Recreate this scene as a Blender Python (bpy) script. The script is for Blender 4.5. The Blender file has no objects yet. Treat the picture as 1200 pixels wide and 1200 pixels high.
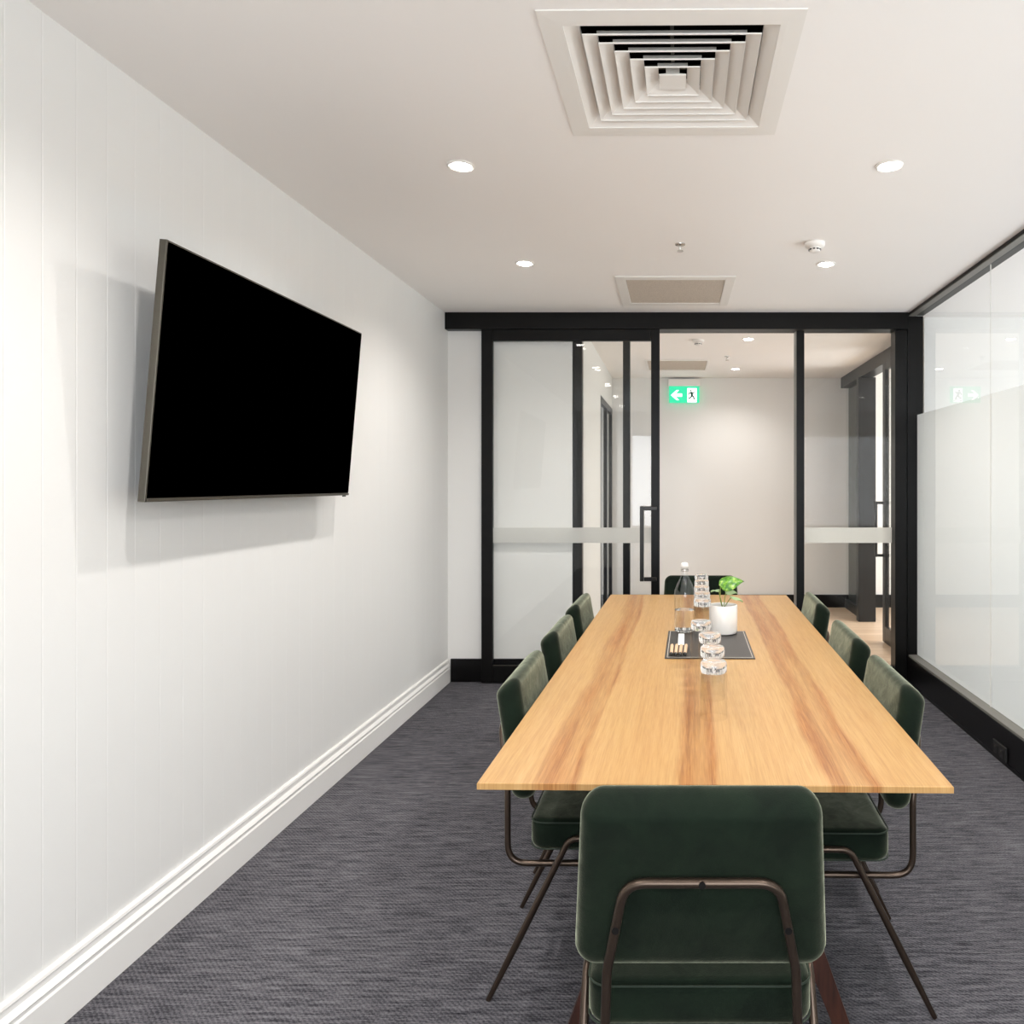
import bpy, bmesh, math, random
from mathutils import Vector, Matrix
random.seed(7)
scene = bpy.context.scene
COL = scene.collection
PI = math.pi

# ------------------------------------------------------------------ camera
cam_data = bpy.data.cameras.new('camera')
cam = bpy.data.objects.new('camera', cam_data); COL.objects.link(cam)
cam.location = (0, 0, 1.4); cam.rotation_euler = (PI/2, 0, 0)
cam_data.sensor_width = 36; cam_data.lens = 890/1200*36
cam_data.shift_x = -(790-600)/1200; cam_data.shift_y = -(600-567)/1200
cam_data.clip_start = 0.05
scene.camera = cam
# ------------------------------------------------------------------ world, exposure, fill lights
w = bpy.data.worlds.new('world'); scene.world = w; w.use_nodes = True
w.node_tree.nodes['Background'].inputs[0].default_value = (0.75, 0.85, 1, 1)
w.node_tree.nodes['Background'].inputs[1].default_value = 0.6
vs = scene.view_settings
vs.view_transform = 'Standard'; vs.look = 'None'; vs.gamma = 1; vs.use_curve_mapping = False
vs.exposure = 0.92
SPOT_W = 27.0
WARM = (1.0, 0.965, 0.935)
def area(name, loc, rot, sx, sy, power, col):
    l = bpy.data.lights.new(name, 'AREA'); l.shape = 'RECTANGLE'; l.size = sx; l.size_y = sy
    l.energy = power; l.color = col
    o = bpy.data.objects.new(name, l); COL.objects.link(o); o.location = loc; o.rotation_euler = rot
    return o
# added fill light, set in the made-up window behind the camera
area('fill_rear', (0.35, -2.03, 1.45), (PI/2+.0, 0, 0), 2.1, 1.5, 46, (0.90, 0.95, 1.0))

# added unseen fill panels in the rooms on the right, no windows there
area('fill_side', (4.5, 2.0, 1.4), (PI/2+.35, 0, PI/2), 6.0, 1.9, 112, (0.88, 0.94, 1.0))
area('fill_far', (4.5, 7.0, 1.4), (PI/2+.2, 0, PI/2), 2.4, 1.9, 62, (0.93, 0.97, 1.0))  # added cool fill for the corridor and its side room

# ------------------------------------------------------------------ materials
def mat(name, col=(.8, .8, .8), rough=.5, metal=0, spec=.5, sheen=0, sheencol=(1, 1, 1), emit=None, estr=0, coat=0):
    m = bpy.data.materials.new(name); m.use_nodes = True
    b = m.node_tree.nodes['Principled BSDF']
    b.inputs['Base Color'].default_value = (*col, 1); b.inputs['Roughness'].default_value = rough
    b.inputs['Metallic'].default_value = metal; b.inputs['Specular IOR Level'].default_value = spec
    b.inputs['Sheen Weight'].default_value = sheen; b.inputs['Sheen Tint'].default_value = (*sheencol, 1)
    b.inputs['Coat Weight'].default_value = coat
    if emit:
        b.inputs['Emission Color'].default_value = (*emit, 1); b.inputs['Emission Strength'].default_value = estr
    return m
class NT:
    def __init__(s, m): s.t = m.node_tree; s.b = s.t.nodes.get('Principled BSDF')
    def n(s, typ, **kw):
        x = s.t.nodes.new(typ)
        for k, v in kw.items():
            if k.startswith('i_'):
                key = k[2:]; x.inputs[int(key) if key.isdigit() else key].default_value = v
            else: setattr(x, k, v)
        return x
    def l(s, a, b): s.t.links.new(a, b)
    def coords(s, scale, src='Object'):
        tc = s.n('ShaderNodeTexCoord'); mp = s.n('ShaderNodeMapping'); mp.inputs['Scale'].default_value = scale
        s.l(tc.outputs[src], mp.inputs['Vector']); return mp.outputs[0]
    def noise(s, vec, scale, detail=4, rough=.5, dist=0):
        x = s.n('ShaderNodeTexNoise'); x.inputs['Scale'].default_value = scale; x.inputs['Detail'].default_value = detail
        x.inputs['Roughness'].default_value = rough; x.inputs['Distortion'].default_value = dist
        s.l(vec, x.inputs['Vector']); return x.outputs['Fac']
    def ramp(s, fac, stops):
        r = s.n('ShaderNodeValToRGB'); e = r.color_ramp.elements
        while len(e) < len(stops): e.new(.5)
        for q, (p, c) in zip(e, stops):
            q.position = p; q.color = (*c, 1) if len(c) == 3 else c
        s.l(fac, r.inputs[0]); return r.outputs[0]
    def math(s, op, a, b=None, c=None):
        x = s.n('ShaderNodeMath', operation=op)
        for i, v in enumerate((a, b, c)):
            if v is None: continue
            if isinstance(v, (int, float)): x.inputs[i].default_value = v
            else: s.l(v, x.inputs[i])
        return x.outputs[0]
    def mix(s, fac, a, b, mode='MIX'):
        x = s.n('ShaderNodeMix', data_type='RGBA', blend_type=mode)
        for i, v in ((0, fac), (6, a), (7, b)):
            if isinstance(v, (int, float)): x.inputs[i].default_value = v
            elif isinstance(v, tuple): x.inputs[i].default_value = (*v, 1)
            else: s.l(v, x.inputs[i])
        return x.outputs[2]
    def bump(s, h, strength=.2, dist=.01):
        x = s.n('ShaderNodeBump'); x.inputs['Strength'].default_value = strength; x.inputs['Distance'].default_value = dist
        s.l(h, x.inputs['Height']); s.l(x.outputs[0], s.b.inputs['Normal'])
def g(v):   # sRGB 0-255 to linear
    return tuple(((c/255)/12.92 if c/255 <= .04045 else ((c/255+.055)/1.055)**2.4) for c in v)

M = {}
def plaster(name, col, rough=.6, spec=.3):
    m = mat(name, col, rough, spec=spec); t = NT(m); v = t.coords((1, 1, 1))
    n = t.noise(v, 180, 3); t.bump(n, .03, .002)
    n2 = t.noise(v, 1.3, 2)
    t.l(t.mix(n2, tuple(c*.975 for c in col), col), t.b.inputs['Base Color'])
    return m
M['wall'] = plaster('white_painted_boards', g((234, 233, 230)), .45)
M['plaster'] = plaster('white_plaster', g((238, 236, 232)), .6)
M['ceiling'] = plaster('ceiling_paint', g((251, 247, 243)), .8)
M['trimwhite'] = mat('white_gloss_paint', g((242, 240, 236)), .3)
M['black'] = mat('black_powder_coat', g((7, 6, 5)), .36, spec=.2)
M['blackpaint'] = mat('black_gloss_paint', g((7, 6, 6)), .3, spec=.22)
M['white'] = mat('white_enamel', g((240, 236, 230)), .4)
M['whitemetal'] = mat('white_metal_blades', g((238, 234, 228)), .45)
M['void'] = mat('duct_interior', g((30, 26, 22)), .9, spec=.1)
M['brass'] = mat('chrome_sprinkler', g((190, 185, 178)), .25, metal=1)
M['filter'] = mat('beige_filter', g((200, 188, 174)), .9)
t = NT(M['filter']); v = t.coords((1, 1, 1)); ch = t.n('ShaderNodeTexVoronoi', i_Scale=160.0); t.l(v, ch.inputs['Vector'])
t.l(t.ramp(ch.outputs['Distance'], [(0, g((172, 160, 146))), (.6, g((206, 194, 180)))]), t.b.inputs['Base Color'])
M['bronze'] = mat('bronze_tube', g((78, 66, 57)), .32, metal=.85)
M['darkbolt'] = mat('dark_bolt', g((20, 18, 17)), .4, metal=.6)
M['tvscreen'] = mat('switched_off_screen', (0, 0, 0), 1, spec=0)
M['tvedge'] = mat('brushed_dark_edge', g((92, 88, 80)), .35, metal=.8)
M['tvback'] = mat('tv_back_plastic', g((28, 27, 26)), .6)
M['led'] = mat('lamp_lens', (1, 1, 1), .5, emit=(1, .96, .9), estr=22)
M['pot'] = mat('white_ceramic', g((238, 234, 228)), .25)
M['soil'] = mat('dark_soil', g((50, 38, 28)), .95)
M['leather'] = mat('black_leather', g((52, 49, 47)), .42)
t = NT(M['leather']); t.bump(t.noise(t.coords((1, 1, 1)), 260, 3), .25, .002)
M['stitch'] = mat('pale_stitching', g((205, 196, 184)), .7)
M['penwood'] = mat('pale_wood_barrel', g((214, 180, 145)), .5)
M['pencap'] = mat('black_cap', g((18, 17, 16)), .4)
M['paper'] = mat('white_paper', g((240, 240, 238)), .6)
M['walnut'] = mat('dark_stained_timber', g((86, 46, 32)), .45)
t = NT(M['walnut']); n = t.noise(t.coords((25, 25, 2.5)), 3, 5)
t.l(t.ramp(n, [(.3, g((40, 20, 14))), (.7, g((70, 38, 27)))]), t.b.inputs['Base Color'])
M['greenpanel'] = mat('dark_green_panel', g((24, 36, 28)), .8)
M['darkpanel'] = mat('charcoal_panel', g((20, 19, 18)), .35, spec=.3)
M['reflectgrey'] = mat('grey_reflection_tone', g((120, 117, 110)), .45)  # grey put in for reflections along the dark frame edges
M['signgreen'] = mat('backlit_green', g((20, 130, 85)), .5, emit=g((50, 212, 160)), estr=.6)
M['signwhite'] = mat('backlit_white', (1, 1, 1), .5, emit=(.92, 1, .98), estr=.9)
M['signink'] = mat('sign_dark_ink', g((20, 90, 66)), .6)
M['glassink'] = mat('printed_ink', g((38, 42, 50)), .6)
M['stem'] = mat('plant_stem', g((120, 135, 60)), .5)
M['leaf'] = mat('variegated_leaf', g((112, 170, 40)), .35)
t = NT(M['leaf']); n = t.noise(t.coords((1, 1, 1)), 60, 3)
t.l(t.ramp(n, [(.38, g((44, 104, 14))), (.54, g((96, 152, 30))), (.70, g((176, 196, 96)))]), t.b.inputs['Base Color'])
M['leafpale'] = mat('pale_leaf', g((165, 190, 140)), .4)
M['handle'] = mat('black_handle', g((30, 28, 26)), .3, metal=.4)

# velvet
def velvet():
    m = mat('dark_green_velvet', g((40, 58, 44)), .85, spec=.15, sheen=.9, sheencol=g((196, 200, 174)))
    m.node_tree.nodes['Principled BSDF'].inputs['Sheen Roughness'].default_value = .36
    t = NT(m); v = t.coords((1, 1, 1))
    n = t.noise(v, 9, 4, .6, .6)
    t.l(t.ramp(n, [(.3, g((4, 14, 7))), (.7, g((15, 28, 17)))]), t.b.inputs['Base Color'])
    m2 = t.noise(t.coords((1, 1, 1)), 22, 5, .7, 1.2)
    t.l(t.math('ADD', t.math('MULTIPLY', m2, 1.6), .06), t.b.inputs['Sheen Weight'])
    f = t.noise(v, 420, 2)
    t.bump(t.math('ADD', t.math('MULTIPLY', f, .5), t.math('MULTIPLY', n, 1.0)), .18, .006)
    return m
M['velvet'] = velvet()
M['piping'] = mat('green_velvet_piping', g((30, 42, 32)), .8, sheen=.2, sheencol=g((160, 170, 130)))

# carpet: grey loop pile with dark cross-wise streaks
def carpet(name, tint=(1, 1, 1)):
    m = mat(name, (.1, .1, .1), .95, spec=.1); t = NT(m)
    s1 = t.noise(t.coords((4, 55, 1)), 1.6, 5, .65)
    s2 = t.noise(t.coords((16, 170, 1)), 1.6, 4, .6)
    big = t.noise(t.coords((1, 1, 1)), 1.1, 3)
    vw = t.coords((1, 1, 1))
    wv = t.n('ShaderNodeTexWave', wave_type='BANDS', bands_direction='DIAGONAL', i_Scale=42.0, i_Distortion=4.0, i_Detail=2.0)
    wv.inputs['Detail Scale'].default_value = 3
    t.l(vw, wv.inputs['Vector'])
    fine = t.noise(t.coords((1, 1.6, 1)), 150, 3, .7)
    a = t.math('ADD', t.math('MULTIPLY', s1, .56), t.math('MULTIPLY', s2, .38))
    a = t.math('ADD', a, t.math('MULTIPLY', wv.outputs['Fac'], .08))
    a = t.math('ADD', a, t.math('MULTIPLY', fine, .36))
    a = t.math('ADD', a, t.math('MULTIPLY', big, .16))
    T = lambda c: tuple(x*y for x, y in zip(g(c), tint))
    t.l(t.ramp(a, [(.55, T((22, 22, 26))), (.70, T((62, 61, 66))), (.90, T((116, 114, 118)))]), t.b.inputs['Base Color'])
    t.bump(a, .5, .006)
    return m
M['carpet'] = carpet('grey_streaked_carpet')

# table top veneer
def wood_top():
    m = mat('pale_timber_veneer', g((224, 176, 120)), .36, spec=.4); t = NT(m)
    tc = t.n('ShaderNodeTexCoord'); sp = t.n('ShaderNodeSeparateXYZ'); t.l(tc.outputs['Object'], sp.inputs[0])
    x, y = sp.outputs[0], sp.outputs[1]
    wob = t.noise(t.coords((1.2, .9, 1)), 1.4, 3)
    wx = t.math('ADD', x, t.math('MULTIPLY', t.math('SUBTRACT', wob, .5), .07))
    u = t.math('ADD', t.math('DIVIDE', wx, 1.1), .5)          # 0..1 across the table
    def p(X): return X/1.1+.5
    base, mid, dark = (0, 0, 0), (.45,)*3, (1, 1, 1)
    st = [(0, base), (p(-.385), base), (p(-.375), mid), (p(-.345), dark), (p(-.31), mid), (p(-.30), dark), (p(-.285), base), (p(-.085), base),
          (p(-.062), dark), (p(-.05), dark), (p(-.02), mid), (p(.005), dark), (p(.018), base), (p(.235), base), (p(.25), dark),
          (p(.275), dark), (p(.30), mid), (p(.34), dark), (p(.352), base)]
    streak = t.ramp(u, st)
    grain = t.noise(t.coords((46, .9, 1)), 2.2, 6, .65, .5)
    gfine = t.noise(t.coords((190, 5, 1)), 2.2, 3, .6)
    patch = t.noise(t.coords((7, 1.1, 1)), 1.6, 3)
    gm = t.math('ADD', t.math('MULTIPLY', grain, .5), t.math('MULTIPLY', gfine, .5))
    pale = t.ramp(gm, [(.3, g((160, 119, 70))), (.52, g((182, 143, 90))), (.75, g((194, 160, 110)))])
    red = t.ramp(gm, [(.34, g((110, 62, 26))), (.5, g((150, 96, 46))), (.66, g((180, 128, 72)))])
    f = t.math('MULTIPLY', streak, t.math('MINIMUM', 1.0, t.math('MAXIMUM', .0, t.math('ADD', t.math('MULTIPLY', patch, 2.2), -.2))))
    c = t.mix(f, pale, red)
    c = t.mix(t.math('MULTIPLY', t.math('SUBTRACT', patch, .35), .5), c, g((176, 124, 78)))
    t.l(c, t.b.inputs['Base Color'])
    t.bump(gm, .03, .001)
    return m
M['top'] = wood_top()

def timber_floor():
    m = mat('pale_timber_floor', g((214, 180, 146)), .4); t = NT(m)
    v = t.coords((1, 1, 1)); br = t.n('ShaderNodeTexBrick')
    for k, val in (('Scale', 1.0), ('Brick Width', 1.4), ('Row Height', .13), ('Mortar Size', .002)): br.inputs[k].default_value = val
    br.inputs['Color1'].default_value = (*g((218, 194, 168)), 1); br.inputs['Color2'].default_value = (*g((200, 172, 144)), 1)
    br.inputs['Mortar'].default_value = (*g((120, 90, 66)), 1); t.l(v, br.inputs['Vector'])
    n = t.noise(t.coords((2, 30, 1)), 2, 5)
    t.l(t.mix(t.math('MULTIPLY', n, .3), br.outputs[0], g((184, 150, 120))), t.b.inputs['Base Color'])
    return m
M['timber'] = timber_floor()

def pane_mat(name, tint=(.985, .99, .987), ior=1.5):
    m = bpy.data.materials.new(name); m.use_nodes = True; nt = m.node_tree; nt.nodes.clear()
    out = nt.nodes.new('ShaderNodeOutputMaterial'); mx = nt.nodes.new('ShaderNodeMixShader')
    tr = nt.nodes.new('ShaderNodeBsdfTransparent'); gl = nt.nodes.new('ShaderNodeBsdfGlossy'); fr = nt.nodes.new('ShaderNodeFresnel')
    tr.inputs[0].default_value = (*tint, 1); gl.inputs['Roughness'].default_value = 0.0; fr.inputs[0].default_value = ior
    ge = nt.nodes.new('ShaderNodeNewGeometry'); mu = nt.nodes.new('ShaderNodeMath'); mu.operation = 'MULTIPLY_ADD'   # only the outer faces reflect
    mu.inputs[1].default_value = -1; mu.inputs[2].default_value = 1; nt.links.new(ge.outputs['Backfacing'], mu.inputs[0])
    m2 = nt.nodes.new('ShaderNodeMath'); m2.operation = 'MULTIPLY'; nt.links.new(mu.outputs[0], m2.inputs[0]); nt.links.new(fr.outputs[0], m2.inputs[1])
    nt.links.new(m2.outputs[0], mx.inputs[0]); nt.links.new(tr.outputs[0], mx.inputs[1]); nt.links.new(gl.outputs[0], mx.inputs[2])
    nt.links.new(mx.outputs[0], out.inputs[0]); return m
M['pane'] = pane_mat('clear_glass_pane')
M['tumbler'] = pane_mat('thin_drinking_glass', (.96, .965, .965), 1.55)
M['bottleglass'] = pane_mat('clear_bottle_glass', (.96, .97, .97), 1.75)
def solid_glass():
    m = mat('solid_clear_glass', (1, 1, 1), .02); b = m.node_tree.nodes['Principled BSDF']
    b.inputs['Transmission Weight'].default_value = 1; b.inputs['IOR'].default_value = 1.47; return m
M['glass'] = solid_glass()
M['water'] = solid_glass(); M['water'].name = 'water'; M['water'].node_tree.nodes['Principled BSDF'].inputs['IOR'].default_value = 1.33
def heavy():
    m = solid_glass(); m.name = 'moulded_thick_glass'; nt = m.node_tree; b = nt.nodes['Principled BSDF']; out = [n for n in nt.nodes if n.type == 'OUTPUT_MATERIAL'][0]
    mx = nt.nodes.new('ShaderNodeMixShader'); mx.inputs[0].default_value = .16
    d = nt.nodes.new('ShaderNodeBsdfDiffuse'); d.inputs[0].default_value = (.82, .84, .84, 1)
    nt.links.new(b.outputs[0], mx.inputs[1]); nt.links.new(d.outputs[0], mx.inputs[2]); nt.links.new(mx.outputs[0], out.inputs[0]); return m
M['heavy'] = heavy()
def film(name, col, see=0.0):
    m = bpy.data.materials.new(name); m.use_nodes = True; nt = m.node_tree; nt.nodes.clear()
    out = nt.nodes.new('ShaderNodeOutputMaterial'); a = nt.nodes.new('ShaderNodeMixShader'); a.inputs[0].default_value = .55
    d = nt.nodes.new('ShaderNodeBsdfDiffuse'); d.inputs[0].default_value = (*col, 1)
    tl = nt.nodes.new('ShaderNodeBsdfTranslucent'); tl.inputs[0].default_value = (*col, 1)
    nt.links.new(d.outputs[0], a.inputs[1]); nt.links.new(tl.outputs[0], a.inputs[2])
    b = nt.nodes.new('ShaderNodeMixShader'); b.inputs[0].default_value = see
    tr = nt.nodes.new('ShaderNodeBsdfTransparent')
    nt.links.new(a.outputs[0], b.inputs[1]); nt.links.new(tr.outputs[0], b.inputs[2]); nt.links.new(b.outputs[0], out.inputs[0])
    return m
M['frost'] = film('frosted_film', g((240, 240, 238)), .0)
M['band'] = film('frosted_band', g((240, 240, 236)), .22)

# ------------------------------------------------------------------ mesh helpers
class MB:
    def __init__(s): s.bm = bmesh.new()
    def box(s, x0, x1, y0, y1, z0, z1, bev=0, seg=2, mtx=None):
        r = bmesh.ops.create_cube(s.bm, size=1); vs_ = r['verts']
        for v in vs_: v.co = Vector((x0+(v.co.x+.5)*(x1-x0), y0+(v.co.y+.5)*(y1-y0), z0+(v.co.z+.5)*(z1-z0)))
        if mtx is not None: bmesh.ops.transform(s.bm, matrix=mtx, verts=vs_)
        if bev:
            es = {e for v in vs_ for e in v.link_edges}
            bmesh.ops.bevel(s.bm, geom=list(es), offset=bev, segments=seg, profile=.5, affect='EDGES')
        return s
    def rings(s, rings, cap0=True, cap1=True, closed=True):
        vr = [[s.bm.verts.new(p) for p in r] for r in rings]
        n = len(vr[0])
        for a, b in zip(vr[:-1], vr[1:]):
            for i in range(n if closed else n-1):
                j = (i+1) % n
                s.bm.faces.new((a[i], a[j], b[j], b[i]))
        if cap0: s.bm.faces.new(list(reversed(vr[0])))
        if cap1: s.bm.faces.new(vr[-1])
        return s
    def lathe(s, prof, c=(0, 0, 0), n=32, cap0=False, cap1=False):
        rr = [[(c[0]+r*math.cos(2*PI*i/n), c[1]+r*math.sin(2*PI*i/n), c[2]+z) for i in range(n)] for r, z in prof]
        return s.rings(rr, cap0, cap1)
    def tube(s, pts, r, n=12, cap=True):
        pts = [Vector(p) for p in pts]; k = len(pts)
        rad = r if isinstance(r, (list, tuple)) else [r]*k
        tang = []
        for i in range(k):
            a = pts[max(i-1, 0)]; b = pts[min(i+1, k-1)]; tang.append((b-a).normalized())
        up = Vector((0, 0, 1)) if abs(tang[0].z) < .9 else Vector((1, 0, 0))
        nrm = (up - tang[0]*up.dot(tang[0])).normalized(); rr = []
        for i in range(k):
            if i:
                q = tang[i-1].rotation_difference(tang[i]); nrm = q @ nrm
                nrm = (nrm - tang[i]*nrm.dot(tang[i])).normalized()
            bn = tang[i].cross(nrm)
            rr.append([pts[i]+(nrm*math.cos(2*PI*j/n)+bn*math.sin(2*PI*j/n))*rad[i] for j in range(n)])
        return s.rings(rr, cap, cap)
    def poly(s, pts, thick):      # pts: list of Vector, thick: Vector
        a = [s.bm.verts.new(p) for p in pts]; b = [s.bm.verts.new(Vector(p)+thick) for p in pts]
        s.bm.faces.new(a); s.bm.faces.new(list(reversed(b)))
        n = len(a)
        for i in range(n): s.bm.faces.new((a[i], b[i], b[(i+1) % n], a[(i+1) % n]))
        return s
    def build(s, name, m, parent=None, smooth=None, loc=None):
        bmesh.ops.recalc_face_normals(s.bm, faces=s.bm.faces)
        me = bpy.data.meshes.new(name); s.bm.to_mesh(me); s.bm.free()
        me.materials.append(m)
        if smooth is not None:
            for p in me.polygons: p.use_smooth = True
            me.set_sharp_from_angle(angle=math.radians(smooth))
        o = bpy.data.objects.new(name, me); COL.objects.link(o)
        if parent: o.parent = parent
        if loc: o.location = loc
        return o
def fillet(pts, rad, seg=7):
    pts = [Vector(p) for p in pts]; out = [pts[0]]
    for i in range(1, len(pts)-1):
        p = pts[i]; a = (pts[i-1]-p); b = (pts[i+1]-p)
        r = rad[i] if isinstance(rad, (list, tuple)) else rad
        ang = a.angle(b); d = min(r/math.tan(ang/2), a.length*.49, b.length*.49)
        A = p+a.normalized()*d; B = p+b.normalized()*d
        for k in range(seg+1):
            u = k/seg; out.append(A*(1-u)**2+p*2*u*(1-u)+B*u*u)
    out.append(pts[-1]); return out
def rrect(hw, hh, r, n=6, taper=0, hh0=None):
    """rounded rectangle outline, (u, v) points; taper narrows it towards +v"""
    out = []; r = max(r, .001)
    for cx, cy, a0 in ((hw-r, hh-r, 0), (-hw+r, hh-r, PI/2), (-hw+r, -hh+r, PI), (hw-r, -hh+r, 1.5*PI)):
        for k in range(n+1):
            a = a0+k/n*PI/2; out.append((cx+r*math.cos(a), cy+r*math.sin(a)))
    H = hh0 or hh
    return [(u*(1-taper*(v+H)/(2*H)), v) for u, v in out]
def cushion(mb, hw, hh, th, rc, re, taper=0, bulge=.006, fn=None, n=6, seg=6):
    """padded slab: outline hw x hh, thickness th, corner radius rc, edge rounding re; fn maps (u, v, w) to a point"""
    prof = []
    for s_ in (.15, .5, .8): prof.append((None, s_, -1))
    for k in range(seg+1):
        a = PI/2*k/seg; prof.append((re*(1-math.sin(a)), 1, -(th/2-re)-re*math.cos(a)))
    for k in range(seg+1):
        a = PI/2*k/seg; prof.append((re*(1-math.cos(a)), 1, (th/2-re)+re*math.sin(a)))
    for s_ in (.8, .5, .15): prof.append((None, s_, 1))
    rr = []
    for d, s_, wv in prof:
        if d is None:
            o = rrect(hw-re, hh-re, rc-re, n, taper, hh); z = wv*(th/2+bulge*(1-s_*s_))
            o = [(u*s_, v*s_) for u, v in o]
        else:
            o = rrect(hw-d, hh-d, rc-d, n, taper, hh); z = wv
        rr.append([fn(u, v, z) for u, v in o])
    return mb.rings(rr, True, True)
def empty(name, loc=(0, 0, 0), rz=0):
    o = bpy.data.objects.new(name, None); COL.objects.link(o); o.location = loc; o.rotation_euler = (0, 0, rz)
    o.empty_display_size = .1; return o
def tag(o, label, cat, group=None, kind=None):
    o['label'] = label; o['category'] = cat
    if group: o['group'] = group
    if kind: o['kind'] = kind
    return o
def struct(o, label, cat): return tag(o, label, cat, kind='structure')
def copy_tree(o, parent=None):
    c = o.copy(); COL.objects.link(c)
    if parent: c.parent = parent
    for ch in list(o.children): copy_tree(ch, c)
    return c

CZ = 2.60
# ------------------------------------------------------------------ large structure
# left wall: vertical V-jointed boards
LX = -1.604
prof = []; y = 1.818-.11*33
prof.append((LX, -2.0))
while y < 5.38:
    if y > -1.99: prof += [(LX, y-.003), (LX-.0006, y), (LX, y+.003)]
    y += .11
prof.append((LX, 5.38))
mb = MB(); mb.rings([[(x, yy, z) for x, yy in prof]+[(LX-.1, 5.38, z), (LX-.1, -2.0, z)] for z in (0, CZ)])
struct(mb.build('wall_left', M['wall']), 'long white wall of vertical grooved boards on the left', 'wall')
# left baseboard with moulded profile
bp = [(0, 0), (.022, 0), (.022, .098), (.018, .104), (.018, .112), (.021, .117), (.017, .124), (.0105, .132), (.0095, .146), (.013, .150), (.011, .158), (.006, .163), (0, .163)]
mb = MB(); mb.rings([[(LX+.0005+a, yy, z) for a, z in bp] for yy in (-1.98, 5.36)])
struct(mb.build('baseboard_left', M['trimwhite']), 'white moulded skirting board along the foot of the left wall', 'baseboard')

mb = MB().box(-1.704, -.721, 5.381, 5.46, 0, CZ)
struct(mb.build('wall_back', M['plaster']), 'plain white wall section behind the slid-open glass door', 'wall')
mb = MB().box(-1.58, -.722, 5.364, 5.380, .001, .163, .002)
struct(mb.build('baseboard_back', M['blackpaint']), 'black skirting at the foot of the back wall left of the door', 'baseboard')
# wall behind the camera with an opening added for the rear fill light
mb = MB(); mb.box(-1.704, -.75, -2.1, -2.001, 0, CZ).box(1.45, 1.80, -2.1, -2.001, 0, CZ).box(-.75, 1.45, -2.1, -2.001, 0, .65).box(-.75, 1.45, -2.1, -2.001, 2.25, CZ)
struct(mb.build('wall_rear', M['plaster']), 'white wall behind the camera with an opening added for fill light', 'wall')

e = empty('added_window_5', (.35, -2.075, 0))  # window invented to hold the rear fill light
for x0, x1, z0, z1 in ((-1.099, -1.05, .651, 2.249), (1.05, 1.099, .651, 2.249), (-1.049, 1.049, .651, .70), (-1.049, 1.049, 2.20, 2.249), (-.02, .02, .701, 2.199)):
    MB().box(x0, x1, -.02, .07 if abs(x0) > .5 and x1-x0 < 1 else .03, z0, z1, .002).build('added_frame', M['black'], e)
struct(e, 'made-up black framed window added behind the camera around the fill light', 'window')
mb = MB().box(-1.704, 1.76, -2.1, 5.42, -.06, 0)
struct(mb.build('floor', M['carpet']), 'grey carpet with dark crosswise streaks covering the meeting room floor', 'floor')
mb = MB().box(-.9, 4.7, 5.421, 8.72, -.06, -.0005)
struct(mb.build('floor', M['timber']), 'pale timber board floor of the corridor beyond the glass', 'floor')
mb = MB().box(1.761, 4.7, -2.1, 5.42, -.06, -.0005)
struct(mb.build('floor', M['carpet']), 'grey carpet of the neighbouring room behind the frosted glass', 'floor')
# ceiling slab with the diffuser opening cut out
DX, DY, DH = -.004, 2.262, .30
mb = MB()
mb.box(-1.704, 4.7, -2.1, DY-DH, CZ, CZ+.08).box(-1.704, 4.7, DY+DH, 8.72, CZ, CZ+.08)
mb.box(-1.704, DX-DH, DY-DH, DY+DH, CZ, CZ+.08).box(DX+DH, 4.7, DY-DH, DY+DH, CZ, CZ+.08)
struct(mb.build('ceiling', M['ceiling']), 'plain warm white plasterboard ceiling', 'ceiling')

# corridor and neighbouring rooms
def wall(name, b, label, m='plaster'):
    return struct(MB().box(*b).build(name, M[m]), label, 'wall')
wall('wall_corridor', (-.9, 4.7, 8.62, 8.72, 0, CZ), 'white far wall of the corridor carrying the exit sign')
mb = MB(); LW = -.70
mb.box(LW-.1, LW, 5.461, 7.22, 0, CZ).box(LW-.1, LW, 7.22, 8.60, 2.25, CZ)
struct(mb.build('wall_corridor', M['plaster']), 'white left side wall of the corridor with a dark framed doorway', 'wall')
wall('wall_corridor', (-1.9, -1.8, 6.9, 8.62, 0, CZ), 'dark green backing added behind the left corridor door, standing in for a reflection', 'greenpanel')  # green backing stands in for the reflection in the left door
struct(MB().box(LW+.01, 4.6, 8.600, 8.619, 0, .144, .002).build('baseboard_corridor', M['blackpaint']), 'black skirting along the far corridor wall', 'baseboard')
wall('wall_right', (4.6, 4.7, -2.1, 8.62, 0, CZ), 'white outer wall of the rooms on the right')
wall('wall_right', (1.80, 4.6, 5.47, 5.55, 0, CZ), 'white wall between the neighbouring room and the corridor side room')
wall('wall_right', (1.80, 4.6, -2.1, -2.0, 0, CZ), 'white rear wall of the neighbouring room')

# ------------------------------------------------------------------ back glazed wall
HY = 5.308
struct(MB().box(-1.603, 1.640, HY, 5.46, 2.482, CZ-.0005, .002).build('trim_1', M['black']), 'wide black head beam across the top of the glazed back wall', 'trim')
def post(name, x0, x1, label, y0=5.382, y1=5.46):
    return struct(MB().box(x0, x1, y0, y1, 0.0005, 2.4815, .002).build(name, M['black']), label, 'trim')
post('trim_2', -.719, -.653, 'black door jamb seen through the glass of the sliding door')
post('trim_3', -.363, -.314, 'slim black mullion seen through the right part of the sliding door')
p4 = post('trim_4', .866, .921, 'slim black upright post at the right side of the open doorway', 5.37, 5.46)
MB().box(.8605, .8655, 5.372, 5.458, .001, 2.481).build('edge_strip', M['reflectgrey'], p4)  # strip added for the light reflection on the post edge
post('trim_5', 1.558, 1.640, 'black corner post where back and right glass walls meet', 5.35, 5.46)
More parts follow.
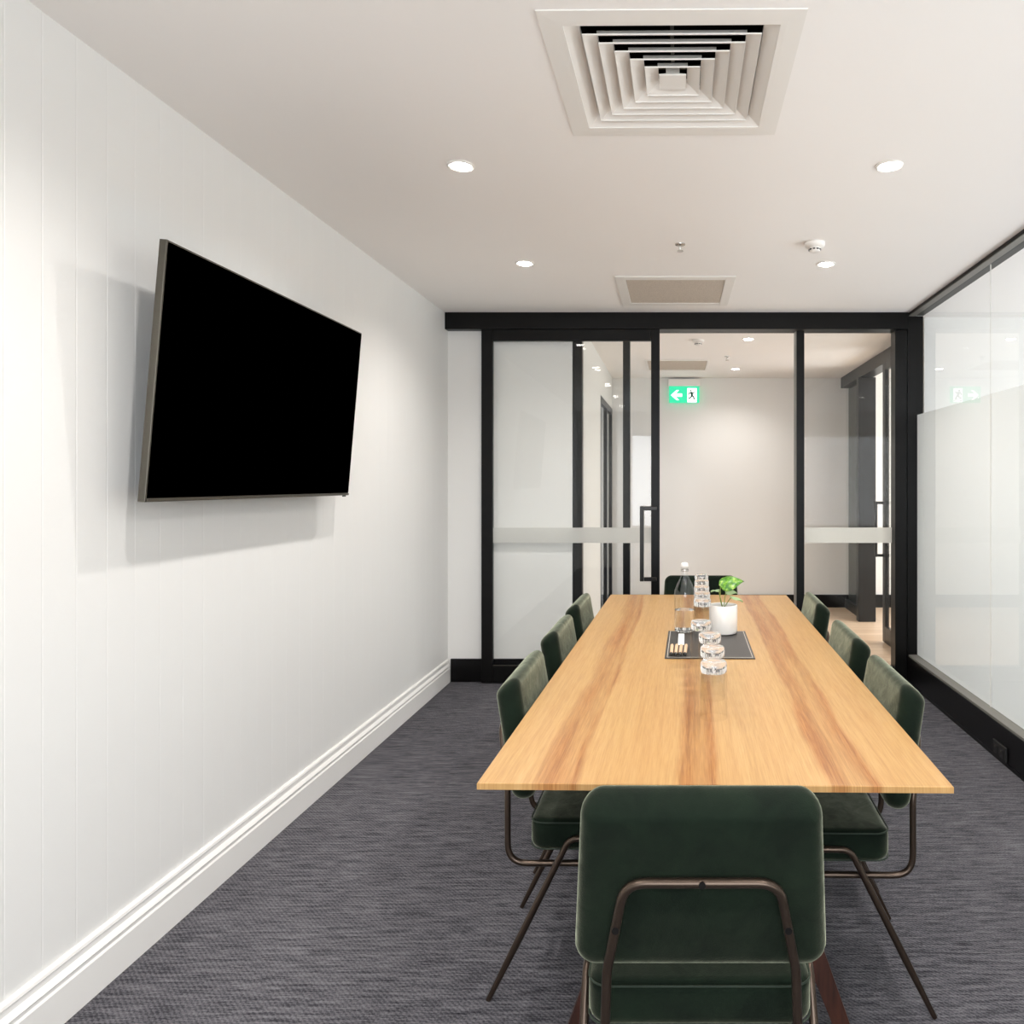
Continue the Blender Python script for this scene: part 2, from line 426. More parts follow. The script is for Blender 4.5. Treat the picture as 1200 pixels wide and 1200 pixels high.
def fixed(name, x0, x1, label):
    e = empty(name, ((x0+x1)/2, 5.42, 0)); cx = (x0+x1)/2
    MB().box(x0-cx, x1-cx, -.005, .005, .10, 2.481).build('glass_pane', M['pane'], e)
    MB().box(x0-cx, x1-cx, -.03, .03, .001, .0995, .002).build('bottom_rail', M['black'], e)
    MB().box(x0-cx+.002, x1-cx-.002, .0055, .0065, .978, 1.088).build('frosted_strip', M['band'], e)
    return struct(e, label, 'window')
fixed('window_2', -.652, -.364, 'narrow fixed glass pane left of the doorway with a frosted strip')
fixed('window_3', .922, 1.557, 'fixed glass pane between post and corner with a frosted strip')

# sliding door
e = empty('door_1', (-.726, 5.335, 0)); X0, X1 = -1.350+.726, -.1015+.726; T = .019
MB().box(X0, X0+.078, -T, T, .008, 2.481, .002).build('stile', M['black'], e)
MB().box(X1-.060, X1, -T, T, .008, 2.481, .002).build('stile', M['black'], e)
MB().box(X0+.079, X1-.061, -T, T, 2.402, 2.481, .002).build('top_rail', M['black'], e)
br = MB().box(X0+.079, X1-.061, -T, T, .008, .128, .002).build('bottom_rail', M['black'], e)
MB().box(X0+.08, X1-.062, -T-.002, -T+.001, .126, .131).build('glazing_bead', M['tvedge'], br)
MB().box(X0+.079, X1-.061, -.005, .005, .129, 2.401).build('glass_pane', M['pane'], e)
MB().box(X0+.080, X1-.062, -.0065, -.0055, .985, 1.092).build('frosted_strip', M['band'], e)
hx = X1-.122
h = MB().box(hx-.014, hx+.014, -.085, -.065, .725, 1.245, .003).build('handle', M['handle'], e)
for z in (1.230, .740):
    MB().box(hx+.015, X1-.02, -.085, -.065, z-.014, z+.014, .003).build('handle_arm', M['handle'], h)
    MB().tube([(X1-.03, -.064, z), (X1-.03, -T-.0005, z)], .009, 12).build('standoff', M['tvedge'], h, 40)
struct(e, 'black framed sliding glass door pushed open to the left with long handle', 'door')

# ------------------------------------------------------------------ right glazed wall
GX = 1.70
e = empty('window_1', (GX, 1.7, 0))
def B(n, m, x0, x1, y0, y1, z0, z1, bev=0, par=e):
    return MB().box(x0-GX, x1-GX, y0-1.7, y1-1.7, z0, z1, bev).build(n, M[m], par)
B('head_channel', 'black', 1.645, 1.755, -1.99, 5.345, 2.583, CZ-.0005, .001)
B('end_jamb', 'black', 1.645, 1.755, 5.351, 5.46, .001, 2.582, .001)
B('sill_channel', 'reflectgrey', 1.649, 1.715, -1.99, 5.345, .1855, .198)  # grey tone stands in for frosted glass reflected in the sill
B('soffit_strip', 'reflectgrey', 1.650, 1.695, -1.99, 5.345, 2.578, 2.5825)  # thin strip added for the grey reflection under the head
ys = [5.345, 4.09, 2.82, 1.55, .28, -.99, -1.99]
for a, b in zip(ys[1:], ys[:-1]):
    p = B('glass_pane', 'pane', 1.700, 1.710, a+.0015, b-.0015, .199, 2.582)
    q = B('frosted_film', 'frost', 1.7108, 1.7115, a+.0015, b-.0015, .199, 1.885)
for a in ys[1:-1]:
    B('silicone_joint', 'white', 1.702, 1.708, a-.0012, a+.0012, .199, 2.582)
struct(e, 'long frosted glass partition on the right with clear top band', 'window')
mb = MB().box(1.645, 1.755, -1.99, 5.349, .001, .185, .0025)
mb.box(1.6415, 1.6449, -1.99, 5.349, .001, .02)
struct(mb.build('baseboard_right', M['blackpaint']), 'deep black plinth below the frosted glass partition', 'baseboard')

# power outlet on the plinth
e = empty('power_outlet', (1.6445, 3.82, .058))
MB().box(-.012, -.0002, -.075, .075, -.037, .037, .003).build('cover_plate', M['tvback'], e)
for dy in (-.035, .035):
    s_ = MB().box(-.0145, -.0122, dy-.022, dy+.022, -.024, .02, .001).build('socket', M['pencap'], e)
    MB().box(-.017, -.0147, dy-.008, dy+.008, .006, .014, .0008).build('switch', M['tvedge'], s_)
tag(e, 'black double power outlet on the plinth under the frosted glass', 'power outlet')

# ------------------------------------------------------------------ corridor right side: glazed wall with sliding door
struct(MB().box(1.887, 2.02, 5.56, 8.598, 2.482, CZ-.0005, .002).build('trim_6', M['darkpanel']), 'dark head beam above the glazed side of the corridor', 'trim')
e = empty('window_4', (1.95, 8.2, 0))
MB().box(-.005, .005, -.39, .39, .10, 2.48).build('glass_pane', M['pane'], e)
MB().box(-.02, .02, -.39, .39, .001, .0995, .002).build('bottom_rail', M['black'], e)
MB().box(-.02, -.006, -.396, -.391, .10, 2.48).build('edge_strip', M['stitch'], e)
struct(e, 'fixed glass pane at the far end of the corridor side', 'window')
wall('added_panel', (1.975, 2.03, 7.80, 8.60, 0, CZ-.001), 'dark green panel added behind the far corridor glass', 'greenpanel')  # added to give the glass its dark green tone
struct(MB().box(1.87, 2.045, 7.70, 7.795, .001, 2.481, .003).build('trim_7', M['darkpanel']), 'broad charcoal pillar beside the corridor doorway', 'trim')
e = empty('door_2', (1.865, 6.15, 0))
Y0, Y1 = -.60, .58
MB().box(-.018, .018, Y1-.085, Y1, .008, 2.480, .002).build('stile', M['darkpanel'], e)
MB().box(-.018, .018, Y0, Y0+.085, .008, 2.480, .002).build('stile', M['darkpanel'], e)
MB().box(-.018, .018, Y0+.086, Y1-.086, .008, .15, .002).build('bottom_rail', M['darkpanel'], e)
MB().box(-.018, .018, Y0+.086, Y1-.086, 2.40, 2.480, .002).build('top_rail', M['darkpanel'], e)
MB().box(-.005, .005, Y0+.086, Y1-.086, .151, 2.399).build('glass_pane', M['pane'], e)
h = MB().box(-.092, -.070, Y1-.028, Y1-.004, .755, 1.245, .003).build('handle', M['handle'], e)
for z in (1.232, .768):
    MB().box(-.069, -.0185, Y1-.028, Y1-.008, z-.012, z+.012, .002).build('handle_arm', M['handle'], h)
struct(e, 'dark framed sliding glass door on the right side of the corridor', 'door')
# left corridor doorway
e = empty('door_3', (LW, 7.91, 0))
for n_, a, b, z0, z1 in (('stile', -.685, -.62, .005, 2.245), ('stile', .62, .685, .005, 2.245), ('top_rail', -.619, .619, 2.18, 2.245), ('bottom_rail', -.619, .619, .005, .12), ('mullion', .0, .05, .121, 2.179)):
    MB().box(-.04, .0, a, b, z0, z1, .002).build(n_, M['black'], e)
MB().box(-.025, -.017, -.619, -.001, .121, 2.179).build('glass_pane', M['pane'], e)
MB().box(-.025, -.017, .051, .619, .121, 2.179).build('glass_pane', M['pane'], e)
struct(e, 'black framed glass door in the left wall of the corridor', 'door')

# ------------------------------------------------------------------ ceiling fittings
def make_downlight():
    e = empty('downlight')
    prof = [(.052, 0), (.052, -.003), (.046, -.006), (.038, -.004), (.036, 0)]
    MB().lathe(prof, n=40).build('trim_ring', M['white'], e, 40)
    MB().lathe([(.0355, -.0005), (.034, -.006), (.026, -.0095), (.012, -.0115)], n=32, cap1=True, cap0=True).build('lens', M['led'], e, 40)
    l = bpy.data.lights.new('spot', 'SPOT'); l.energy = SPOT_W; l.color = WARM; l.spot_size = math.radians(150); l.spot_blend = 1.0
    l.shadow_soft_size = .03
    s_ = bpy.data.objects.new('lamp', l); COL.objects.link(s_); s_.parent = e; s_.location = (0, 0, -.04)
    return e
dl = make_downlight()
spots = [(-.804, 2.863, 'white recessed downlight in the ceiling left of the square air diffuser', 'a'),
         (.811, 2.863, 'white recessed downlight in the ceiling right of the square air diffuser', 'a'),
         (-.811, 4.124, 'white recessed downlight near the far left, left of the beige return grille', 'a'),
         (.828, 4.14, 'white recessed downlight just beyond the smoke detector on the right', 'a'),
         (-.804, 1.59, 'left ceiling downlight directly above the near end of the table', 'b'),
         (.811, 1.59, 'right ceiling downlight directly above the near end of the table', 'b'),
         (-.804, .32, 'left ceiling downlight near the camera', 'b'), (.811, .32, 'right ceiling downlight near the camera', 'b'),
         (-.804, -.95, 'left ceiling downlight behind the camera', 'b'), (.811, -.95, 'right ceiling downlight behind the camera', 'b'),
         (.614, 6.28, 'nearer of the two corridor ceiling downlights', 'c'), (.64, 7.91, 'farther corridor downlight close to the wall right of the exit sign', 'c'),
         (2.9, 7.0, 'added ceiling downlight in the side room off the corridor', 'd'), (3.0, 6.2, 'added ceiling downlight by the partition wall of the side room', 'd'),  # lamps added to brighten the side room
         (2.75, 4.3, 'farther left added unseen downlight in the neighbouring room', 'e'), (2.75, 2.3, 'middle left added unseen downlight in the neighbouring room', 'e'),  # lamps added so the room glows through the frosted film
         (3.9, 4.3, 'farther right added unseen downlight in the neighbouring room', 'e'), (3.9, 2.3, 'middle right added unseen downlight in the neighbouring room', 'e'),
         (3.3, .2, 'nearest added unseen downlight in the neighbouring room', 'e')]
GR = {'a': 'downlights over the meeting room', 'b': 'downlights over the meeting room', 'c': 'corridor downlights', 'd': 'added side room downlights', 'e': 'added neighbouring room downlights'}
corr_lamp = [c_ for c_ in dl.children if c_.type == 'LIGHT'][0].data.copy(); corr_lamp.energy = 19   # dimmer corridor lamps
for i, (x, y, lab, k) in enumerate(spots):
    o = dl if i == 0 else copy_tree(dl)
    o.location = (x, y, CZ-.0005); tag(o, lab, 'ceiling light', GR[k])
    if k == 'c':
        for c_ in o.children:
            if c_.type == 'LIGHT': c_.data = corr_lamp
# a lower-powered lamp in the small left side room
o = copy_tree(dl); o.location = (-1.3, 7.6, CZ-.0005)
tag(o, 'ceiling downlight in the small room behind the left corridor door', 'ceiling light')

# square air diffuser
e = empty('air_diffuser', (DX, DY, CZ), math.radians(-.6))
def sqring(mb, prof):        # closed-square sweep of a profile (half, z)
    rr = [[(sx*h_, sy*h_, z) for sx, sy in ((1, 1), (-1, 1), (-1, -1), (1, -1))] for h_, z in prof]
    rr.append(rr[0]); return mb.rings(rr, False, False)
mb = MB(); sqring(mb, [(.345, -.0005), (.345, -.004), (.300, -.006), (.284, -.006), (.2835, -.003), (.246, .017), (.246, .030), (.248, .030), (.248, .018), (.290, -.0005)])
mb.build('frame', M['white'], e)
for i, h_ in enumerate((.240, .200, .160, .120, .080)):
    mb = MB(); sqring(mb, [(h_, -.004), (h_, .000), (h_-.036, .017), (h_-.036, .029), (h_-.0375, .029), (h_-.0375, .016), (h_-.0015, -.001), (h_-.0015, -.004)])
    mb.build('louvre', M['whitemetal'], e)
mb = MB(); mb.box(-.036, .036, -.036, .036, -.004, -.001); sqring(mb, [(.040, -.004), (.040, -.0005), (.020, .012), (.020, .034), (.0185, .034), (.0185, .011), (.036, -.003)])
mb.build('centre_plate', M['whitemetal'], e)
mb = MB(); mb.box(-.005, .005, -.245, .245, .037, .047).box(-.245, .245, -.005, .005, .037, .047); mb.build('cross_brace', M['tvedge'], e)
mb = MB(); h_ = .292
mb.box(-h_, h_, -h_, h_, .30, .31).box(-h_, -h_+.008, -h_, h_, .033, .2995).box(h_-.008, h_, -h_, h_, .033, .2995)
mb.box(-h_+.009, h_-.009, -h_, -h_+.008, .033, .2995).box(-h_+.009, h_-.009, h_-.008, h_, .033, .2995)
mb.build('plenum_box', M['void'], e)
tag(e, 'square white ceiling air diffuser with nested louvres and dark gaps', 'air vent')

def grille(loc, hx_, hy_, ix, iy, label, group=None):
    e = empty('return_air_grille', loc)
    mb = MB()
    mb.box(-hx_, -ix, -hy_, hy_, -.008, -.0005, .002).box(ix, hx_, -hy_, hy_, -.008, -.0005, .002)
    mb.box(-ix+.0002, ix-.0002, -hy_, -iy, -.008, -.0005, .002).box(-ix+.0002, ix-.0002, iy, hy_, -.008, -.0005, .002)
    mb.build('frame', M['white'], e)
    MB().box(-ix+.001, ix-.001, -iy+.001, iy-.001, -.005, -.001).build('filter_mesh', M['filter'], e)
    return tag(e, label, 'air vent')
grille((.008, 4.73, CZ), .350, .352, .292, .286, 'square beige return air grille in a white frame by the glass wall')
grille((.03, 7.67, CZ), .32, .33, .292, .30, 'beige return air grille in the corridor ceiling above the exit sign')

def smoke(loc, label):
    e = empty('smoke_detector', loc)
    MB().lathe([(.050, -.0005), (.051, -.012), (.047, -.020), (.034, -.026)], n=36, cap0=True, cap1=True).build('base', M['white'], e, 40)
    MB().lathe([(.028, -.0262), (.030, -.032), (.026, -.044), (.012, -.050)], n=32, cap0=True, cap1=True).build('chamber', M['whitemetal'], e, 40)
    mb = MB()
    for k in range(10):
        a = 2*PI*k/10; mb.box(.0262, .0305, -.006, .006, -.039, -.033, mtx=Matrix.Rotation(a, 4, 'Z'))
    mb.build('vent_slot', M['pencap'], e)
    return tag(e, label, 'smoke detector')
smoke((.70, 3.78, CZ), 'round white smoke detector on the ceiling beside the right downlight')
smoke((.20, 6.33, CZ), 'round white smoke detector on the corridor ceiling above the exit sign')
def sprinkler(loc, label):
    e = empty('fire_sprinkler', loc)
    MB().lathe([(.026, -.0005), (.025, -.005), (.012, -.008)], n=28, cap0=True, cap1=True).build('escutcheon', M['brass'], e, 40)
    MB().lathe([(.006, -.0085), (.006, -.022), (.0035, -.026), (.0035, -.034)], n=12, cap0=True, cap1=True).build('nozzle', M['brass'], e, 40)
    MB().lathe([(.016, -.0345), (.0165, -.037)], n=20, cap0=True, cap1=True).build('deflector', M['brass'], e, 40)
    return tag(e, label, 'sprinkler')
sprinkler((.030, 3.80, CZ), 'small chrome fire sprinkler head on the ceiling between the two vents')
sprinkler((.50, 7.15, CZ), 'small chrome fire sprinkler head on the corridor ceiling between its downlights')

# exit sign
e = empty('exit_sign', (.114, 8.575, 2.40))
MB().box(-.18, .18, -.045, .043, .10, .18, .006).build('housing', M['white'], e)
MB().box(-.170, .170, -.014, .014, -.085, .0995, .002).build('sign_panel', M['signgreen'], e)
mb = MB(); yf = -.0145
def P(pts, d=.0015): return [Vector((x, yf, z)) for x, z in pts], Vector((0, -d, 0))
a = -.150; cz_ = .0
mb.poly(*P([(a, cz_), (a+.062, cz_+.056), (a+.092, cz_+.056), (a+.052, cz_+.018), (a+.125, cz_+.018), (a+.125, cz_-.018), (a+.052, cz_-.018), (a+.092, cz_-.056), (a+.062, cz_-.056)]))
mb.build('arrow', M['signwhite'], e)
pic = MB().poly(*P([(.035, -.080), (.035, .078), (.140, .078), (.140, -.080)])).build('pictogram_panel', M['signwhite'], e)
yf = -.0162; mb = MB()
mb.poly([Vector((.072+.010*math.cos(q*PI/5), yf, .050+.010*math.sin(q*PI/5))) for q in range(10)], Vector((0, -.001, 0)))
for (x1, z1), (x2, z2), th in (((.078, .036), (.088, -.004), .016), ((.074, .034), (.052, .018), .008), ((.052, .018), (.046, .0), .008),
                               ((.084, .028), (.104, .022), .008), ((.104, .022), (.116, .036), .008), ((.086, -.004), (.072, -.030), .010),
                               ((.072, -.030), (.048, -.034), .010), ((.088, -.004), (.108, -.024), .010), ((.108, -.024), (.110, -.052), .010),
                               ((.042, -.060), (.060, -.060), .004), ((.060, -.060), (.060, -.074), .004), ((.118, -.060), (.136, -.060), .004)):
    th *= 1.6; d = Vector((x2-x1, 0, z2-z1)).normalized(); nn = Vector((-d.z, 0, d.x))*th/2
    A, Bq = Vector((x1, yf, z1)), Vector((x2, yf, z2)); mb.poly([A+nn, Bq+nn, Bq-nn, A-nn], Vector((0, -.001, 0)))
mb.build('running_figure', M['signink'], pic)
tag(e, 'backlit green exit sign with left arrow and running figure', 'exit sign')

# ------------------------------------------------------------------ television, tilted forward on the left wall
tilt = math.atan(.063/.745)
e = empty('television', (-1.467, 2.82, 1.72)); e.rotation_euler = (0, tilt, 0)
H2, W2 = .374, .670
MB().box(-.022, .0, -W2, W2, -H2, H2, .002).build('edge_frame', M['tvedge'], e)
MB().box(.0002, .0014, -W2+.006, W2-.003, -H2+.012, H2-.006).build('screen', M['tvscreen'], e)
MB().box(.0005, .005, -W2+.004, W2-.003, -H2+.001, -H2+.010, .001).build('bottom_bezel', M['tvedge'], e)
MB().box(.0005, .004, W2-.062, W2-.030, -H2-.005, -H2+.0005, .001).build('sensor', M['tvback'], e)
MB().box(-.052, -.0225, -W2+.12, W2-.12, -H2+.004, .14, .012).build('rear_housing', M['tvback'], e)
br = MB().box(-.064, -.053, -.22, .22, -.16, .10).build('wall_bracket', M['tvback'], e)
MB().box(-.088, -.0645, -.15, .15, -.08, .10).build('wall_plate', M['tvback'], br)
tag(e, 'large switched-off black flat television tilted forward on the left wall', 'television')

# ------------------------------------------------------------------ table
TR = -math.radians(1.15); TZ = .775; TC = (.1096, 2.928)
tb = empty('meeting_table', (TC[0], TC[1], 0), TR)
hw, hl = .495, 1.351
mb = MB()
rr = []
for z, ins in ((TZ, .0015), (TZ-.0015, 0), (TZ-.014, 0), (TZ-.028, .045)):
    rr.append([(-hw+ins, -hl+ins, z), (hw-ins, -hl+ins, z), (hw-ins, hl-ins, z), (-hw+ins, hl-ins, z)])
mb.rings(rr); mb.build('tabletop', M['top'], tb)
for y in (-.998, .998):
    for s_ in (-1, 1):
        mb = MB(); ft, tp = .367*s_, .115*s_; wd = .042
        mb.poly([Vector((ft-s_*wd, y-.018, .001)), Vector((ft, y-.018, .001)), Vector((tp, y-.018, .715)), Vector((tp-s_*.075, y-.018, .715))], Vector((0, .036, 0)))
        mb.build('leg', M['walnut'], tb)
    MB().box(-.40, .40, y-.03, y+.03, .7155, TZ-.0285, .002).build('cross_bearer', M['walnut'], tb)
MB().box(-.025, .025, -.967, .967, .68, .7465, .002).build('spine_beam', M['walnut'], tb)
tag(tb, 'long rectangular pale timber meeting table with orange grain streaks', 'table')
TK = .9615
def on_table(x, y, z=0): return (x*TK, y*TK, TZ+z*TK)

# ------------------------------------------------------------------ chairs
def make_chair():
    e = empty('dining_chair')
    # seat
    zc, th = .4375, .085
    st = cushion(MB(), .210, .225, th, .045, .022, taper=0, bulge=.008, fn=lambda u, v, w_: (u, v, zc+w_)).build('seat', M['velvet'], e, 70)
    for z, ins in ((zc+th/2-.007, .0045), (zc-th/2+.007, .0045)):
        o = rrect(.210-ins+.0035, .225-ins+.0035, .042, 6); pts = [(u, v, z) for u, v in o]; pts.append(pts[0])
        MB().tube(pts, .0020, 8, False).build('piping', M['piping'], st, 60)
    # backrest
    zb0, zb1 = .535, .869; hh = (zb1-zb0)/2/math.cos(.168); a = .168
    cy, cz = -.2640, (zb0+zb1)/2
    def fb(u, v, w_):
        k_ = max(0, (v-.06)/(hh-.06)); v -= .030*k_*k_*(.5-w_/.07)      # top edge falls away towards the rear
        return (u, cy - v*math.sin(a) + w_*math.cos(a), cz + v*math.cos(a) + w_*math.sin(a))
    bk = cushion(MB(), .230, hh, .070, .042, .033, taper=.085, bulge=.004, fn=fb, n=7).build('backrest', M['velvet'], e, 70)
    # rear support hoop
    def sf(z): return -.273-.169*(z-.55)   # outer back surface
    half = [(.172, .185, .392), (.172, .150, .345), (.172, -.291, .345), (.166, -.2925, .545), (.133, -.318, .713)]
    pts = half+[(-x, y, z) for x, y, z in reversed(half)]
    path = fillet(pts, [0, .03, .055, .1, .045, .045, .1, .055, .03, 0])
    hp = MB().tube(path, .0088, 14).build('back_hoop', M['bronze'], e, 60)
    for x, y, z in ((0, -.3255, .713), (.1497, -.3125, .628), (-.1497, -.3125, .628)):
        MB().tube([(x, y+.003, z), (x, y-.0025, z)], .0062, 14).build('bolt', M['darkbolt'], hp, 40)
    # side leg frames
    for s_ in (-1, 1):
        q = [(s_*.226, -.332, .001), (s_*.222, -.112, .437), (s_*.222, .125, .437), (s_*.226, .290, .001)]
        path = fillet(q, .040); n = len(path); rad = [.0085]*n; rad[0] = rad[-1] = .0065
        # extra points so the taper is confined to the lower leg
        p0 = Vector(path[0]).lerp(path[1], .35); p1 = Vector(path[-1]).lerp(path[-2], .35)
        path = [path[0], p0]+path[1:-1]+[p1, path[-1]]; rad = [.0070, .0100]+[.0088]*(n-2)+[.0100, .0070]
        MB().tube(path, rad, 12).build('leg_frame', M['bronze'], e, 60)
    return e
ch = make_chair()
R = math.radians
G = 'dark green velvet chairs around the meeting table'
chairs = [(.048, 1.625, R(0), 'dark green velvet chair at the near end of the table, back to camera'),
          (-.172, 2.285, R(-90), 'green velvet chair nearest the camera on the television side of the table'),
          (-.168, 2.955, R(-90.5), 'middle green velvet chair of the three on the television side'),
          (-.165, 3.57, R(-91), 'green velvet chair farthest from the camera on the television side'),
          (.356, 2.224, R(88.8), 'green velvet chair nearest the camera on the frosted glass side'),
          (.371, 2.84, R(88.8), 'middle green velvet chair of the three on the frosted glass side'),
          (.392, 3.62, R(88), 'green velvet chair farthest from the camera on the frosted glass side'),
          (.152, 4.20, R(179), 'green velvet chair at the far end of the table by the doorway')]
for i, (x, y, rz, lab) in enumerate(chairs):
    o = ch if i == 0 else copy_tree(ch)
    o.location = (x, y, 0); o.rotation_euler = (0, 0, rz); tag(o, lab, 'chair', G)

# ------------------------------------------------------------------ things on the table
e = empty('placemat', on_table(.138, 3.075), TR); e.scale = (TK,)*3
MB().box(-.168, .168, -.26, .26, .0003, .0045, .0012).build('pad', M['leather'], e)
mb = MB(); 
for x0, x1, y0, y1 in ((-.160, .160, -.252, -.2495), (-.160, .160, .2495, .252), (-.160, -.158, -.249, .249), (.158, .160, -.249, .249)):
    mb.box(x0, x1, y0, y1, .0046, .0052)
mb.build('stitching', M['stitch'], e)
tag(e, 'black leather mat with pale stitched border on the table', 'table mat')
MZ = .0053

def leaf_mesh(L, W, droop, mt, parent, name='leaf', fold=.25):
    mb = MB(); nu, nv = 12, 8; rows = []
    for i in range(nu+1):
        u = i/nu
        wv = W*(math.sin(PI*min(1, u**.62))**.8)*(1-.15*u) if 0 < u < 1 else 0.0005
        row = []
        for j in range(nv+1):
            s_ = (j/nv-.5)*2
            row.append((s_*wv/2, u*L - (.10*L*abs(s_) if u < .3 else 0), -droop*u*u*L - fold*abs(s_)*wv/2*.6 + .004*math.sin(6*u+3*s_)))
        rows.append(row)
    mb.rings(rows, False, False, closed=False)
    o = mb.build(name, mt, parent, 80)
    sm = o.modifiers.new('thickness', 'SOLIDIFY'); sm.thickness = .0008
    return o
e = empty('potted_plant', on_table(.212, 3.278, MZ)); e.scale = (TK,)*3
r = .061
MB().lathe([(.02, .0), (r-.012, 0), (r-.004, .004), (r, .014), (r, .121), (r-.0015, .124), (r-.005, .124), (r-.006, .121), (r-.006, .108)], n=48, cap0=True).build('pot', M['pot'], e, 40)
MB().lathe([(r-.0065, .106), (.03, .110), (.005, .111)], n=32, cap0=True, cap1=True).build('soil', M['soil'], e, 60)
stems = [((-.004, 0, .110), (-.014, .0, .150), (-.012, 0, .200)), ((.002, 0, .110), (.006, .0, .145), (.012, .0, .180)), ((-.002, 0, .110), (-.012, 0, .150), (-.020, 0, .185)), ((.004, .004, .110), (.020, .004, .135), (.036, .0, .158))]
for sp in stems:
    MB().tube(fillet(sp, .06), .0019, 8).build('stem', M['stem'], e, 60)
lf = leaf_mesh(.096, .086, .45, M['leaf'], e); lf.location = (-.010, -.004, .212); lf.rotation_euler = (R(30), R(38), R(-72))
lf = leaf_mesh(.044, .030, .5, M['leafpale'], e); lf.location = (.012, .0, .180); lf.rotation_euler = (R(12), R(50), R(-100))
lf = leaf_mesh(.056, .022, .2, M['leafpale'], e); lf.location = (.034, .0, .158); lf.rotation_euler = (R(-14), R(15), R(-88))
lf = leaf_mesh(.036, .014, .2, M['leafpale'], e); lf.location = (-.018, .0, .186); lf.rotation_euler = (R(0), R(-20), R(88))
tag(e, 'small leafy green plant in a white cylindrical pot on the black mat', 'potted plant')

# water bottle
e = empty('water_bottle', on_table(.046, 3.325, 0), 0)
e.location.z = TZ+MZ*TK; e.scale = (TK,)*3
bo = [(.004, .004), (.040, .0), (.0445, .004), (.046, .014), (.046, .150), (.0455, .165), (.042, .185), (.034, .204), (.024, .224), (.0165, .240), (.0135, .255), (.0130, .272), (.0165, .274), (.0165, .280), (.0130, .282)]
bi = [(.0105, .282), (.0108, .255), (.0140, .240), (.0215, .224), (.0315, .204), (.0395, .185), (.0430, .165), (.0433, .150), (.0433, .014), (.038, .010), (.004, .010)]
MB().lathe(bo, n=40).build('glass_body', M['bottleglass'], e, 50)
MB().lathe([(.004, .0), (.0405, -.0001+.0004), (.0445, .006), (.0440, .011), (.004, .012)], n=40, cap0=True, cap1=True).build('thick_base', M['glass'], e, 50)
MB().lathe([(.004, .0122), (.0438, .0122), (.0442, .016), (.0442, .0950), (.004, .0955)], n=40, cap0=True, cap1=True).build('water', M['water'], e, 50)
cp = MB().lathe([(.012, .2825), (.0150, .283), (.0160, .288), (.0145, .297), (.008, .300)], n=24, cap0=True, cap1=True).build('stopper', M['paper'], e, 50)
MB().lathe([(.0168, .262), (.0172, .266), (.0168, .271)], n=24, cap0=False, cap1=False).build('wire_collar', M['brass'], e, 50)
tag(e, 'tall clear glass water bottle with white stopper standing on the mat', 'bottle')

# tumblers, upside down, heavy base upwards with printed lettering
def text_mesh(txt, size):
    c = bpy.data.curves.new('text', 'FONT'); c.body = txt; c.size = size; c.offset = .0003; c.align_x = 'CENTER'
    o = bpy.data.objects.new('text', c); COL.objects.link(o)
    bpy.context.view_layer.update()
    me = bpy.data.meshes.new_from_object(o.evaluated_get(bpy.context.evaluated_depsgraph_get()))
    bpy.data.objects.remove(o); bpy.data.curves.remove(c); return me
def bent_text(txt, size, rad, z, parent, width=None):
    me = text_mesh(txt, size); bm = bmesh.new(); bm.from_mesh(me)
    bmesh.ops.subdivide_edges(bm, edges=bm.edges[:], cuts=1)
    for v in bm.verts:
        a_ = v.co.x/rad; v.co = Vector((rad*math.sin(a_), -rad*math.cos(a_), z+v.co.y))
    bm.to_mesh(me); bm.free(); me.materials.clear(); me.materials.append(M['glassink']); me.name = 'lettering'
    o = bpy.data.objects.new('lettering', me); COL.objects.link(o); o.parent = parent; return o
def make_tumbler():
    e = empty('drinking_glass'); e.scale = (TK,)*3; Hh = .158
    outer = [(.0375, .0), (.0378, .002), (.0372, .118), (.0365, Hh-.032)]
    inner = [(.0338, Hh-.034), (.0350, .110), (.0358, .002), (.0365, .0)]
    MB().lathe(outer, n=40).build('side_wall', M['tumbler'], e, 50)
    MB().lathe([(.005, Hh-.0315), (.0335, Hh-.0318), (.0365, Hh-.028), (.0368, Hh-.012), (.0360, Hh-.004), (.0330, Hh), (.024, Hh-.0015), (.004, Hh-.004)], n=40, cap0=True, cap1=True).build('heavy_base', M['heavy'], e, 50)
    bent_text('TR  W', .0140, .0374, Hh-.0235, e)
    return e
tm = make_tumbler(); G1 = 'upside-down drinking glasses along the middle of the table'
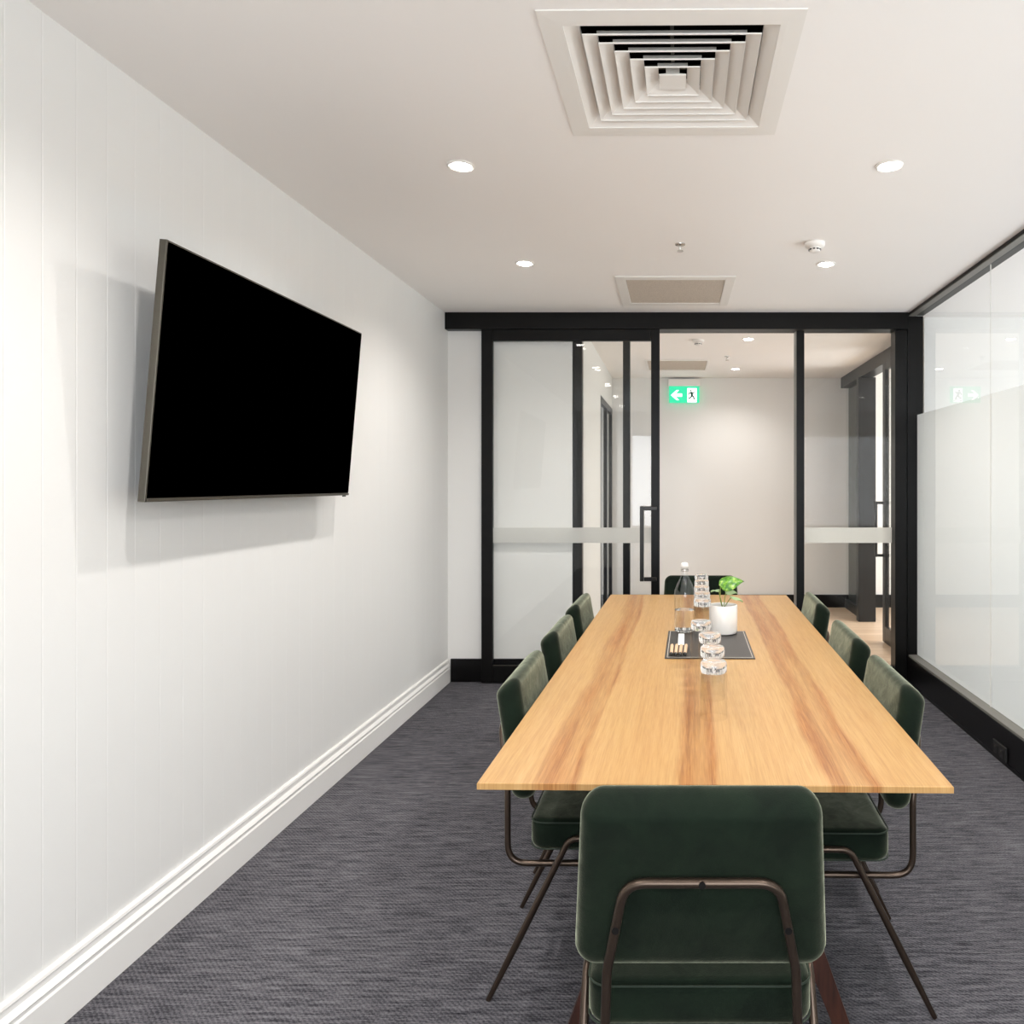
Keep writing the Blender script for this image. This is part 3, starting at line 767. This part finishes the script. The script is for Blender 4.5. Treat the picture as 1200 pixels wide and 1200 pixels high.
gl = [(.110, 2.110, 'clear upside-down drinking glass nearest the camera on the table'),
      (.116, 2.300, 'clear upside-down drinking glass second in line from the near table end'),
      (.118, 2.507, 'clear upside-down drinking glass third in line from the near table end'),
      (.097, 2.731, 'clear upside-down drinking glass just in front of the black mat'),
      (.120, 3.225, 'clear drinking glass standing between bottle and plant, nearest of the rear row'),
      (.128, 3.463, 'clear drinking glass second of the rear row behind the bottle'),
      (.133, 3.676, 'clear drinking glass in the middle of the rear row behind the bottle'),
      (.141, 3.894, 'clear drinking glass last but one of the rear row'),
      (.149, 4.127, 'clear drinking glass at the far end of the rear row near the end chair')]
for i, (x, y, lab) in enumerate(gl):
    o = tm if i == 0 else copy_tree(tm)
    o.location = on_table(x, y, MZ if 2.82 < y < 3.33 else .0005); o.rotation_euler = (0, 0, R(-4+3*(i % 3))); tag(o, lab, 'drinking glass', G1)

# four pens lying side by side and a paper strip
def make_pen():
    e = empty('pen'); e.scale = (TK,)*3
    MB().lathe([(.0048, 0), (.0062, .004), (.0066, .02), (.0066, .145), (.0050, .155), (.002, .157)], n=16, cap0=True, cap1=True).build('barrel', M['penwood'], e, 50)
    MB().lathe([(.0036, -.020), (.0066, -.016), (.0068, -.0004)], n=16, cap0=True, cap1=True).build('cap', M['pencap'], e, 50)
    return e
pn = make_pen()
for i, (x, lab) in enumerate(((-.0105, 'pale wooden pen with black cap, leftmost of four on the mat'), (.0062, 'pale wooden pen with black cap, second from left of four on the mat'),
                              (.0228, 'pale wooden pen with black cap, third from left of four on the mat'), (.0405, 'pale wooden pen with black cap, rightmost of four on the mat'))):
    o = pn if i == 0 else copy_tree(pn)
    o.location = on_table(x, 2.850, MZ+.0072); o.rotation_euler = (R(-90), 0, R(-1-i*.6)); tag(o, lab, 'pen', 'wooden pens in a row on the mat')
mb = MB().box(-.012, .012, -.108, .108, 0, .0012)
o = mb.build('paper_strip', M['paper']); o.location = on_table(.0295, 3.150, MZ+.0001); o.rotation_euler = (0, 0, R(-1))
tag(o, 'narrow white paper strip on the mat between pens and bottle', 'paper')
